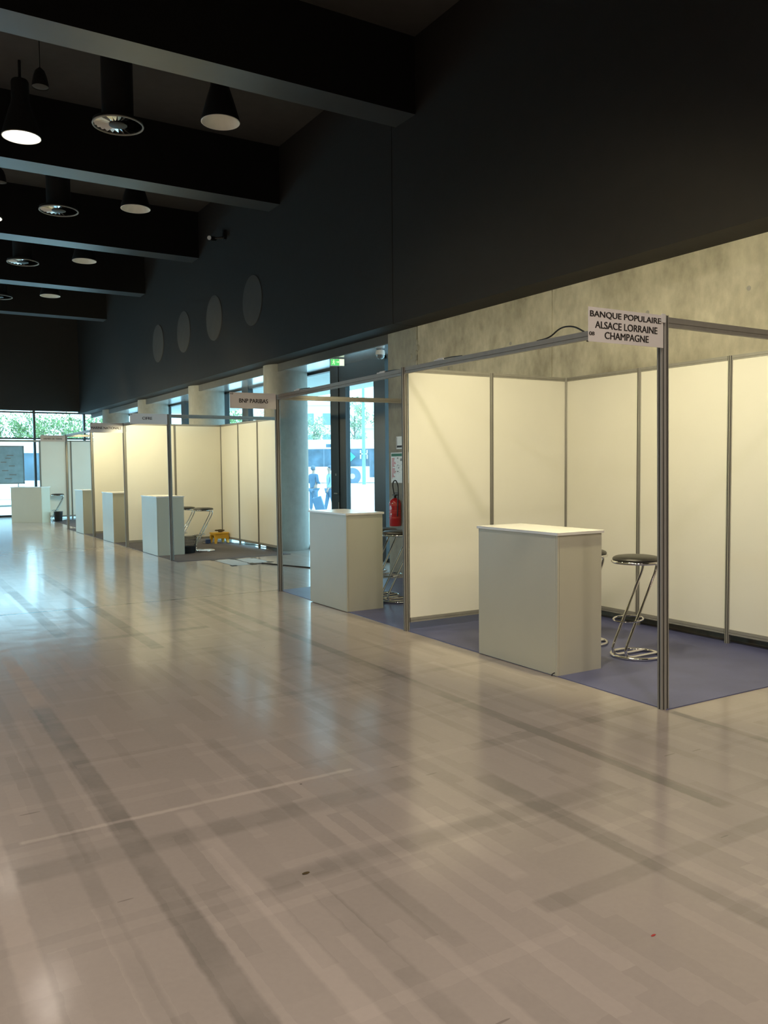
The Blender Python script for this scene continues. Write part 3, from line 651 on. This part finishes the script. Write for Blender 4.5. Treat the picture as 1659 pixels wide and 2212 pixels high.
pp = thing('evacuation_plan', 'white evacuation plan with a green header above the fire extinguisher', 'poster', (2.198, 6.55, 1.56))
B().box(-.006, 0, -.24, .24, -.22, .22).obj('plan_sheet', M['white'], pp)
B().box(-.008, -.006, -.225, .225, .165, .205).obj('green_header', M['green'], pp)
rd = B(); gp = B()
for k in range(16): z = .13-.019*k; rd.box(-.0075, -.006, .20-.10*random.random(), .215, z, z+.010)
for k in range(30):
    y_, z_ = random.uniform(-.2, .08), random.uniform(-.14, .13); gp.box(-.0075, -.006, y_, y_+random.uniform(.01, .06), z_, z_+random.choice((.003, .02)))
rd.obj('red_notes', M['redprint'], pp); gp.obj('plan_lines', M['greyprint'], pp)
p2 = thing('notice_frame', 'narrow white notice above the evacuation plan', 'notice', (2.198, 6.54, 1.92))
B().box(-.006, 0, -.10, .10, -.09, .09).obj('notice_sheet', M['white'], p2); B().box(-.008, -.006, -.08, .08, -.07, -.04).box(-.008, -.006, -.085, -.08, -.08, .08).box(-.008, -.006, .08, .085, -.08, .08).obj('notice_print', M['ink'], p2)

dm = thing('dome_camera', 'white dome camera hanging under the metal soffit beside the door', 'camera', (2.43, 7.46, 3.39))
B().lathe([(.02, 0), (.03, -.01), (.065, -.02), (.072, -.05), (.072, -.085), (.068, -.09)][::-1], n=32).obj('housing', M['white'], dm, True)
B().lathe([(.064, -.088), (.062, -.115), (.048, -.14), (.025, -.155), (.002, -.158)][::-1], n=32).obj('dome', M['dome'], dm, True)

es = thing('exit_sign', 'lit green exit sign hanging under the soffit by the door', 'exit sign', (2.33, 8.68, 3.32), math.radians(-18))
B().box(-.12, .12, -.018, .018, -.065, .055, .004).obj('casing', M['white'], es)
B().cyl((0, 0, .05), (0, 0, .10), .006, n=8).obj('hanger', M['alu'], es)
B().box(-.112, .035, -.0195, -.018, -.058, .048).obj('green_panel', M['exit'], es)
B().box(.035, .112, -.0195, -.018, -.058, .048).obj('light_panel', M['exit_w'], es)
rm = B().cyl((-.06, -.021, .028), (-.06, -.0195, .028), .009, n=10)
for a_, b_ in (((-.06, .016), (-.066, -.012)), ((-.066, -.012), (-.048, -.022)), ((-.048, -.022), (-.052, -.045)), ((-.066, -.012), (-.085, -.035)), ((-.061, .010), (-.042, .0)), ((-.061, .010), (-.08, .0)), ((-.02, 0), (.025, 0)), ((.025, 0), (.01, .012)), ((.025, 0), (.01, -.012))):
    rm.tube([(a_[0], -.0205, a_[1]), (b_[0], -.0205, b_[1])], .004, 5)
rm.obj('running_figure', M['exit_w'], es)

for k, y in enumerate((10.98, 13.03, 15.03, 17.04)):
    o = thing('round_wall_panel', 'grey round panel on the black wall, ' + ('nearest and largest of four', 'second from the doors', 'third from the doors', 'farthest and smallest of four')[k], 'wall panel', (1.8, y, 4.68), 0, 'round grey panels in a row on the black wall')
    B().cyl((-.012, 0, 0), (0, 0, 0), .46, n=64).obj('disc', M['disc'], o, True)
cc = thing('wall_camera', 'small black camera on a bracket high on the black wall', 'camera', (1.8, 12.3, 6.16))
B().box(-.05, 0, -.05, .05, -.06, .12, .005).cyl((-.04, 0, -.02), (-.20, .10, -.03), .02, n=10).obj('bracket', M['black'], cc)
B().cyl((-.16, .18, -.02), (-.34, -.02, -.07), .045, n=20).obj('camera_body', M['black'], cc, True)
B().cyl((-.342, -.022, -.071), (-.352, -.033, -.074), .040, n=20).obj('lens', M['white'], cc, True)

# ------------------------------------------------------------------ ceiling fittings
def lamp(x, y, lit, label, z=6.05):
    yy = y
    t = thing('high_bay_lamp', label, 'lamp', (x, y, z), 0, 'lit bell lamps under the ceiling' if lit else 'unlit bell lamps under the ceiling')
    prof = [(.245, 0), (.248, .03), (.235, .08), (.20, .20), (.16, .33), (.125, .44), (.115, .50), (.115, .72), (.10, .75)]
    B().lathe(prof, n=48, cap=False).obj('housing', M['bell'], t, True)
    B().cyl((0, 0, .74), (0, 0, Z_C-z), .02, n=8).obj('stem', M['bell'], t)
    B().lathe([(.243, .001), (.232, .05), (.195, .18), (.15, .31), (.10, .40), (.001, .42)], n=48, cap=False).obj('reflector', M['reflector'], t, True)
    B().ring((0, 0, .003), .244, .006, 48, 6).obj('rim', M['reflector'], t, True)
    if lit:
        B().cyl((0, 0, .035), (0, 0, .045), .228, n=40).obj('glass', M['lamp_on'], t, True)
        l = bpy.data.lights.new('lamp_bulb', 'AREA'); l.shape = 'DISK'; l.size = .42; l.spread = math.radians(125 if y > -3 else 175); l.energy = HIGHBAY_W*(2.6 if yy < -3 else (.3 if x > -3 else .5) if yy < 6 else (.28 if x > -3 else 1.8)); l.color = HIGHBAY_COL
        o = bpy.data.objects.new('lamp_bulb', l); C.objects.link(o); o.parent = t; o.location = (0, 0, .02)
    return t
YL = [6.9+4.15*k for k in range(-4, 5)]
unl = {6.9: 'unlit bell lamp nearest the camera, closest to the black wall', 11.05: 'unlit bell lamp second in the row by the black wall', 15.2: 'unlit bell lamp third in the row by the black wall', 19.35: 'unlit bell lamp farthest in the row by the black wall', 23.5: 'unlit bell lamp at the far end wall'}
for y in YL[4:8]: lamp(-.3, y, False, unl[round(y, 2)])
for i, x in enumerate((-2.44, -7.6, -11.6)):
    for j, y in enumerate(YL):
        yy = y+1.8 if i == 0 else y
        if yy > 25.5: continue
        seen = i == 0 and abs(y-6.9) < .1
        lamp(x, yy, True, 'brightly lit bell lamp at the left edge of the picture' if seen else 'lit bell lamp in %s row from the black wall, %s from the far end' % (('the second', 'the third', 'the fourth')[i], ('ninth', 'eighth', 'seventh', 'sixth', 'fifth', 'fourth', 'third', 'second', 'first')[j]))
def diffuser(x, y, label, z=6.05):
    t = thing('air_diffuser', label, 'air vent', (x, y, z), 0, 'round ceiling air diffusers on black ducts')
    B().cyl((0, 0, .02), (0, 0, Z_C-z), .20, n=36).obj('duct', M['bell'], t, True)
    B().ring((0, 0, .0), .315, .012, 48, 8).obj('rim', M['alu'], t, True)
    v = B(); n_ = 24
    for k in range(n_):
        a = 2*PI*k/n_; da = 2*PI/n_
        p = [v.bm.verts.new((r_*math.cos(a+q), r_*math.sin(a+q), zz)) for r_, q, zz in ((.10, 0, .004), (.31, 0, .006), (.31, da*1.05, .030), (.10, da*1.05, .022))]
        v.bm.faces.new(p)
    v.obj('swirl_blades', M['chrome'], t)
    B().lathe([(.20, .08), (.315, .045), (.322, .0)], n=40, cap=False).obj('pan', M['bell'], t, True)
    B().lathe([(.001, -.018), (.08, -.016), (.115, -.004), (.115, .01)], n=36, cap=False).obj('centre_plate', M['bell'], t, True)
    return t
diffuser(-1.42, 7.65, 'round swirl air diffuser nearest the camera, on a thick black duct')
diffuser(-1.42, 11.8, 'round swirl air diffuser on the second duct')
diffuser(-1.42, 15.95, 'round swirl air diffuser on the third duct, small and distant')
diffuser(-1.42, 20.1, 'faint round air diffuser farthest away')
for y, z, lb in ((8.0, 6.47, 'tiny black pendant above the lit bell lamp'), (12.1, 6.47, 'tiny black pendant at the left picture edge in the second bay')):
    t = thing('small_pendant', lb, 'pendant', (-2.3, y, z), 0, 'small black ceiling pendants')
    B().lathe([(.105, 0), (.10, .05), (.085, .13), (.06, .2), (.02, .24)], n=28, cap=False).obj('shade', M['bell'], t, True)
    B().lathe([(.001, -.012), (.06, -.006), (.1, .01)], n=28, cap=False).obj('diffuser_cap', M['disc'], t, True)
    B().cyl((0, 0, .23), (0, 0, Z_C-z), .006, n=6).obj('cord', M['bell'], t)

# ------------------------------------------------------------------ floor hatches in the aisle
for (x0, x1, y0, y1, lb) in ((.60, .93, 9.06, 10.0, 'pale floor hatch nearer the hall, with dark taped corners'), (.96, 1.30, 9.22, 9.95, 'pale floor hatch beside the open socket box')):
    t = thing('floor_hatch', lb, 'hatch', (x0, y0, 0), 0, 'floor hatches in the gap between booths')
    B().box(0, x1-x0, 0, y1-y0, 0, .003).obj('cover', M['canopy'], t)
    B().box(-.012, 0, -.01, y1-y0+.01, 0, .0025).box(x1-x0, x1-x0+.012, -.01, y1-y0+.01, 0, .0025).obj('edge_gap', M['black'], t)
    for (a, b_) in ((0, 0), (x1-x0, 0), (0, y1-y0), (x1-x0, y1-y0)): B().box(a-.05, a+.05, b_-.05, b_+.05, .003, .0045).obj('corner_tape', M['black'], t)
ob = thing('floor_socket_box', 'open floor socket box with the black cable leaving it', 'socket box', (.97, 9.1, 0))
B().box(-.08, .16, -.07, .10, 0, .004).obj('frame', M['greyprint'], ob); B().box(-.05, .13, -.05, .07, .004, .006).obj('opening', M['black'], ob)
tag(B().tube(smooth_path([(1.08, 9.05, .012), (1.2, 8.8, .009), (1.33, 8.4, .009), (1.46, 8.09, .009), (1.62, 7.6, .009), (1.8, 7.0, .009)], .15), .010, 8).obj('power_cable', M['black'], None, True), 'thick black cable across the aisle floor between counter and hatch', 'cable')
bg = B()
for (x_, y_, a_) in ((.30, 1.2, .2),): pass
nub = thing('carpet_tie', 'tiny black tie poking out at the base of the large counter', 'tie', (-.02, .99, .0))
B().tube(smooth_path([(0, 0, .006), (-.012, -.01, .02), (.0, -.03, .035)], .01), .004, 6).obj('tie', M['black'], nub, True)
lf = B(); r_ = bmesh.ops.create_icosphere(lf.bm, subdivisions=2, radius=.012); bmesh.ops.scale(lf.bm, vec=(1.4, .6, .25), verts=r_['verts'])
tag(lf.obj('debris_flake', M['brown'], None, True, (-2.895, -.735, .003)), 'small dark flake lying on the floor in the left foreground', 'debris')
lf = B(); r_ = bmesh.ops.create_icosphere(lf.bm, subdivisions=2, radius=.008); bmesh.ops.scale(lf.bm, vec=(1.4, .5, .25), verts=r_['verts'])
tag(lf.obj('debris_flake', M['redprint'], None, True, (-2.10, -1.74, .002)), 'small reddish flake on the floor near the bottom right', 'debris')

# poster on the far glazing
po = thing('window_poster', 'blue grey poster board standing before the far glazing', 'poster', (-.75, 26.5, 1.12))
B().box(-.72, .70, -.012, .012, 0, 1.27, .004).obj('board', M['board'], po)
B().box(-.72, .70, -.016, -.012, 1.235, 1.27).box(-.72, .70, -.016, -.012, 0, .03).box(.67, .70, -.016, -.012, 0, 1.27).obj('board_edge', M['greyprint'], po)
for k in range(7): z_ = .95-.13*k+random.uniform(-.03, .03); x_ = random.uniform(-.05, .3); B().box(x_, x_+random.uniform(.08, .22), -.014, -.012, z_, z_+.03).obj('printed_line', M['greyprint'], po)
B().cyl((-.5, 0, -1.12), (-.5, 0, 0), .015, n=8).cyl((.5, 0, -1.12), (.5, 0, 0), .015, n=8).obj('stand_pole', M['alu'], po)

# ------------------------------------------------------------------ outside
RX, FX = Vector((math.cos(YAW), -math.sin(YAW), 0)), Vector((math.sin(YAW), math.cos(YAW), 0))
def out(px, depth):          # ground position outside, given a sighting column and a distance
    p = CAM+FX*depth+RX*((px-829.5)/FPX*depth); return Vector((p.x, p.y, 0))
gb = B(); gx = [-120, -40, -14.4, 0, 3.3, 10, 20, 30, 45, 70, 110, 200]; gy = [-40, -12.4, 0, 14, 26.9, 33, 40, 50, 60, 80, 130, 240]
def gz(x_, y_):
    s_ = (Vector((x_, y_, 0))-CAM).dot(FX); t_ = max(0, min(1, (s_-36)/18)); return -.13+.55*t_*t_*(3-2*t_)*(1 if x_ > 9 else 0)
V_ = [[gb.bm.verts.new((a, b_, gz(a, b_))) for b_ in gy] for a in gx]
for i in range(len(gx)-1):
    for j in range(len(gy)-1): gb.bm.faces.new((V_[i][j], V_[i+1][j], V_[i+1][j+1], V_[i][j+1]))
g_ = gb.obj('ground', M['paving']); tag(g_, kind='structure')
struct(B().box(3.3, 6.6, -12, 27, 3.62, 4.1).obj('trim_3', M['canopy']))

def make_bus(label, loc, rz, L_=18.0, logo=True):
    t = thing('city_bus', label, 'bus', loc, rz)
    w_ = 2.5
    B().box(-L_/2, L_/2, 0, w_, .32, 1.22, .05).box(-L_/2, L_/2, 0, w_, 2.48, 2.98, .10).obj('body', M['buswhite'], t)
    B().box(-L_/2+.02, L_/2-.02, .03, w_-.03, 1.20, 2.50).obj('window_band', M['busglass'], t)
    B().box(-L_/2+1, L_/2-4, .5, w_-.5, 2.95, 3.2, .1).obj('roof_unit', M['buswhite'], t)
    pil = B()
    for k in range(int(L_/1.5)): pil.box(-L_/2+1.5*k+.0, -L_/2+1.5*k+.07, .012, .05, 1.22, 2.48)
    pil.obj('window_pillar', M['tyre'], t)
    for xw in (-L_/2+2.6, L_/2-6.9, L_/2-2.2):
        B().cyl((xw, -.01, .5), (xw, .05, .5), .62, n=36).obj('wheel_arch', M['tyre'], t)
        wl = B().cyl((xw, -.03, .5), (xw, .25, .5), .48, n=32).obj('wheel', M['tyre'], t)
        B().cyl((xw, -.045, .5), (xw, -.03, .5), .20, n=24).ring((xw, -.04, .5), .01, .005).obj('hub', M['rim'], wl)
    for xd in (L_/2-5.6,):
        B().box(xd, xd+1.9, -.02, .02, .42, 2.42).obj('door', M['busglass'], t)
        B().box(xd+.9, xd+1.0, -.03, .0, .42, 2.42).box(xd-.04, xd+.02, -.03, .0, .42, 2.42).obj('door_seal', M['tyre'], t)
    if logo:
        xl = L_/2-7.9
        B().prism([(.30, -.34), (.02, -.34), (-.34, 0), (.02, .34), (.30, .34), (-.02, 0)], (xl+.9, -.03, 1.92), (xl+.9, -.02, 1.92)).obj('arrow_mark', M['cyan'], t)
        text_obj('lettering', 's', M['cyan'], t, .36, .32, (xl+.05, -.02, 1.76))
        B().box(xl-.9, xl+.7, -.02, .0, 2.62, 2.86).obj('destination_display', M['busglass'], t)
    return t
# bus seen through the doors, parallel to the picture, and one beyond the far glazing
bp_ = out(762, 60.5)
ang = -YAW
Lb = 18.0; wheel_x = Lb/2-6.9
make_bus('white city bus with turquoise arrow mark, seen through the glass door', (bp_.x-math.cos(ang)*wheel_x, bp_.y-math.sin(ang)*wheel_x, .42), ang, Lb)
make_bus('white city bus parked beyond the far end glazing', (1.0, 38.5, -.13), 0, 24.0, False)['label'] = 'white city bus parked beyond the far end glazing'

def make_tree(label, loc, h_, rad_, m, n=1600, trunk=.12, crown0=.3, group='trees outside the windows'):
    t = thing('leafy_tree', label, 'tree', loc, random.random()*6, group)
    tb = B().cyl((0, 0, 0), (0, 0, h_*.75), trunk, trunk*.4, 10)
    for k in range(9):
        a = random.random()*6.28; z_ = h_*(.3+.05*k); tb.cyl((0, 0, z_), (math.cos(a)*rad_*.6, math.sin(a)*rad_*.6, z_+rad_*.7), trunk*.35, trunk*.1, 6)
    tb.obj('trunk', M['bark'], t)
    cb_ = B(); cl = [(Vector((random.gauss(0, .42)*rad_, random.gauss(0, .42)*rad_, h_*(crown0+(1-crown0)*(.12+.8*random.random())))), rad_*random.uniform(.25, .42)) for _ in range(26)]
    for k in range(n):
        c_, r_ = random.choice(cl); v = Vector((random.gauss(0, 1), random.gauss(0, 1), random.gauss(0, 1))).normalized()*r_*random.uniform(.6, 1.05)
        p = c_+v; s_ = rad_*.055*random.uniform(.6, 1.3); e = Euler((random.random()*6, random.random()*6, random.random()*6)).to_matrix()
        q = [cb_.bm.verts.new(p+e@Vector(w__)) for w__ in ((-s_, 0, 0), (0, -s_*.6, .2*s_), (s_, 0, 0), (0, s_*.6, .2*s_))]
        cb_.bm.faces.new(q)
    cb_.obj('crown', m, t); return t
p = out(768, 74); make_tree('loose pale tree seen through the glass door, behind the bus', (p.x, p.y, .4), 7.6, 1.5, M['leaf2'], 2600)
p = out(830, 79); make_tree('leafy tree right of the street post, behind the bus', (p.x, p.y, .4), 6.8, 1.5, M['leaf2'], 2000)
p = out(680, 80); make_tree('pale tree seen left of the door frame, behind the bus', (p.x, p.y, .4), 6.2, 1.6, M['leaf2'], 2000)
p = out(590, 84); make_tree('tree glimpsed above the booth panels between two columns', (p.x, p.y, .4), 7.0, 2.0, M['leaf2'], 1800)
p = out(500, 84); make_tree('tree glimpsed left of the bank card, between two columns', (p.x, p.y, .4), 7.0, 2.0, M['leaf'], 1800)
for k, (px, dp, hh) in enumerate(((0, 61, 5.9), (48, 66, 6.2), (96, 61, 5.7), (144, 66, 6.3), (192, 61, 5.8), (240, 66, 6.1))):
    p = out(px, dp); make_tree(('green tree beyond the far glazing, ' + ('cut by the left picture edge', 'second in view', 'third in view', 'fourth in view', 'fifth in view', 'last, by the corner column')[k] + ' from the left'), (p.x, p.y, -.13), hh, 1.45, M['leaf'], 2300, .15, .35, 'trees beyond the far glazing')
def building(label, px, dp, w_, h_, rows, cols):
    p = out(px, dp); t = thing('building', label, 'building', (p.x, p.y, .4 if px > 400 else -.13), -YAW)
    wl = B().box(-w_/2, w_/2, 0, 8, 0, h_).obj('wall', M['facade'], t)
    for r_ in range(rows):
        for c_ in range(cols):
            x_ = -w_/2+w_*(c_+.25)/cols; z_ = 1.2+(h_-1)*r_/rows
            f_ = B().box(x_, x_+w_/cols*.5, -.05, .02, z_, z_+(h_-1)/rows*.55).obj('window', M['facade_glass'], t)
    B().box(-w_/2-.3, w_/2+.3, -.4, 8.3, h_, h_+.4).obj('roof', M['canopy'], t)
building('pale building with square windows, seen left of the door frame', 690, 105, 9, 9.0, 3, 4)
building('pale low building behind the trees, right of the street post', 800, 115, 10, 6.5, 2, 4)
building('pale building behind the tree between the columns', 540, 135, 22, 9.5, 2, 8)
p = out(787, 57); sp_ = thing('street_post', 'tall turquoise street post standing in front of the bus', 'post', (p.x, p.y, 0.40))
B().cyl((0, 0, -.05), (0, 0, 7.5), .13, .09, 16).obj('pole', M['streetpost'], sp_, True)
B().box(-.28, .28, -.05, .05, 2.05, 2.12).box(-.28, -.22, -.05, .05, 1.75, 2.35).box(.22, .28, -.05, .05, 1.75, 2.35).obj('pole_frame', M['rim'], sp_)

# people outside: one continuous skinned figure each, clothing as children
def skin_obj(name, verts, edges, radii, m, parent, sub=2):
    me = bpy.data.meshes.new(name); me.from_pydata(verts, edges, []); me.materials.append(m)
    o = bpy.data.objects.new(name, me); C.objects.link(o); o.parent = parent
    md = o.modifiers.new('skin', 'SKIN'); md.use_smooth_shade = True
    for i, r_ in enumerate(radii): me.skin_vertices[0].data[i].radius = (r_ if isinstance(r_, tuple) else (r_, r_))
    me.skin_vertices[0].data[0].use_root = True
    s_ = o.modifiers.new('sub', 'SUBSURF'); s_.levels = sub; s_.render_levels = sub
    return o
def person(label, loc, rz, arm_l, arm_r, jm, tm, step=.06):
    t = thing('person', label, 'person', loc, rz)
    H_ = 1.74
    V = [(0, 0, .92), (0, 0, 1.12), (0, 0, 1.34), (0, .0, 1.47), (0, -.01, 1.55), (0, -.02, 1.64), (0, -.015, 1.71)]
    E_ = [(0, 1), (1, 2), (2, 3), (3, 4), (4, 5), (5, 6)]; Rr = [(.15, .11), (.135, .10), (.16, .11), (.06, .06), (.052, .056), (.075, .09), (.055, .07)]
    legs = []
    for s_, f_ in ((-1, -step), (1, step)):
        i = len(V); V += [(s_*.09, 0, .84), (s_*.10, f_*.5, .48), (s_*.10, f_, .09), (s_*.105, f_-.13, .035)]
        E_ += [(0, i), (i, i+1), (i+1, i+2), (i+2, i+3)]; Rr += [.088, .058, .04, (.04, .03)]; legs.append(i)
    arms = []
    for s_, arm in ((-1, arm_l), (1, arm_r)):
        i = len(V); el, wr_2 = arm
        V += [(s_*.175, 0, 1.40), el, wr_2]; E_ += [(2, i), (i, i+1), (i+1, i+2)]; Rr += [.055, .043, .03]
        d_ = (Vector(wr_2)-Vector(el)).normalized(); pm = Vector(wr_2)+d_*.07; j = len(V)
        V.append(tuple(pm)); E_.append((i+2, j)); Rr.append((.035, .018))
        sd = d_.orthogonal().normalized()
        for k, ln in enumerate((.065, .075, .07, .055)):
            q = pm+sd*(k-1.5)*.019+d_*.03; q2 = q+d_*ln*.5; q3 = q2+d_*ln*.4+d_.cross(sd)*.015; n0 = len(V)
            V += [tuple(q), tuple(q2), tuple(q3)]; E_ += [(j, n0), (n0, n0+1), (n0+1, n0+2)]; Rr += [.009, .008, .007]
        q = Vector(wr_2)+d_*.03+sd*.035; q2 = q+d_*.035+sd*.02; n0 = len(V); V += [tuple(q), tuple(q2)]; E_ += [(i+2, n0), (n0, n0+1)]; Rr += [.011, .009]
        arms.append(i)
    skin_obj('body', V, E_, Rr, M['skin'], t)
    # trousers
    TV = [V[0]]; TE = []; TR = [(.165, .125)]
    for i in legs:
        n0 = len(TV); TV += [V[i], V[i+1], (V[i+2][0], V[i+2][1], .10)]; TE += [(0, n0), (n0, n0+1), (n0+1, n0+2)]; TR += [.105, .078, .062]
    skin_obj('trousers', TV, TE, TR, tm, t)
    JV = [(0, 0, 1.12), (0, 0, .90), (0, 0, 1.36), (0, 0, 1.46)]; JE = [(0, 1), (0, 2), (2, 3)]; JR = [(.165, .125), (.175, .135), (.185, .13), (.075, .07)]
    for i in arms:
        n0 = len(JV); JV += [V[i], V[i+1], tuple(Vector(V[i+1]).lerp(Vector(V[i+2]), .93))]; JE += [(2, n0), (n0, n0+1), (n0+1, n0+2)]; JR += [.075, .062, .05]
    skin_obj('jacket', JV, JE, JR, jm, t)
    hb = B(); r_ = bmesh.ops.create_uvsphere(hb.bm, u_segments=20, v_segments=12, radius=1)
    bmesh.ops.scale(hb.bm, vec=(.088, .105, .10), verts=r_['verts']); bmesh.ops.translate(hb.bm, vec=(0, .012, 1.675), verts=r_['verts'])
    dl = [v for v in hb.bm.verts if v.co.y < -.035 and v.co.z < 1.70]; bmesh.ops.delete(hb.bm, geom=dl, context='VERTS')
    hb.obj('hair', M['hair'], t, True)
    fb = B()
    for s_ in (-1, 1):
        r_ = bmesh.ops.create_icosphere(fb.bm, subdivisions=1, radius=.009); bmesh.ops.translate(fb.bm, vec=(s_*.03, -.103, 1.645), verts=r_['verts'])
    fb.obj('eyes', M['hair'], t)
    nb = B().cyl((0, -.105, 1.645), (0, -.125, 1.61), .007, .013, 8).cyl((-.085, -.01, 1.63), (-.098, -.01, 1.63), .025, .02, 10).cyl((.085, -.01, 1.63), (.098, -.01, 1.63), .025, .02, 10)
    nb.obj('nose_and_ears', M['skin'], t, True)
    for i in legs:
        f_ = V[i+2]; B().box(f_[0]-.048, f_[0]+.048, f_[1]-.20, f_[1]+.06, 0, .09, .025).obj('shoe', M['hair'], t, True)
    return t
p = out(678, 31.5); person('person in a dark jacket standing outside, left beside the column', (p.x, p.y, -.12), -YAW+2.4, ((-.25, .02, 1.15), (-.12, -.20, 1.10)), ((.25, .02, 1.15), (.14, -.22, 1.12)), M['navy'], M['denim'])
p = out(713, 31.0); person('person in a pale blue jacket outside, pulling a wheeled suitcase', (p.x, p.y, -.12), -YAW-1.2, ((-.25, .06, 1.14), (-.30, .22, .95)), ((.24, .0, 1.14), (.23, -.12, .92)), M['paleblue'], M['denim'], .16)
p = out(696, 29.9); sc_ = thing('suitcase', 'dark wheeled suitcase tilted behind the person outside', 'suitcase', (p.x, p.y, -.12), -YAW)
bb = B(); bb.box(-.17, .17, -.12, .12, .06, .66, .03).box(-.17, -.15, -.125, .125, .1, .6).obj('shell', M['navy'], sc_).rotation_euler = (0, math.radians(-18), 0)
B().tube(smooth_path([(-.30, .0, .62), (-.37, 0, .84), (-.26, 0, .9), (-.19, 0, .62)], .03), .010, 6).obj('handle', M['tyre'], sc_, True)
B().cyl((-.10, -.13, .045), (-.10, -.09, .045), .04, n=12).cyl((-.10, .09, .045), (-.10, .13, .045), .04, n=12).obj('wheel', M['tyre'], sc_)
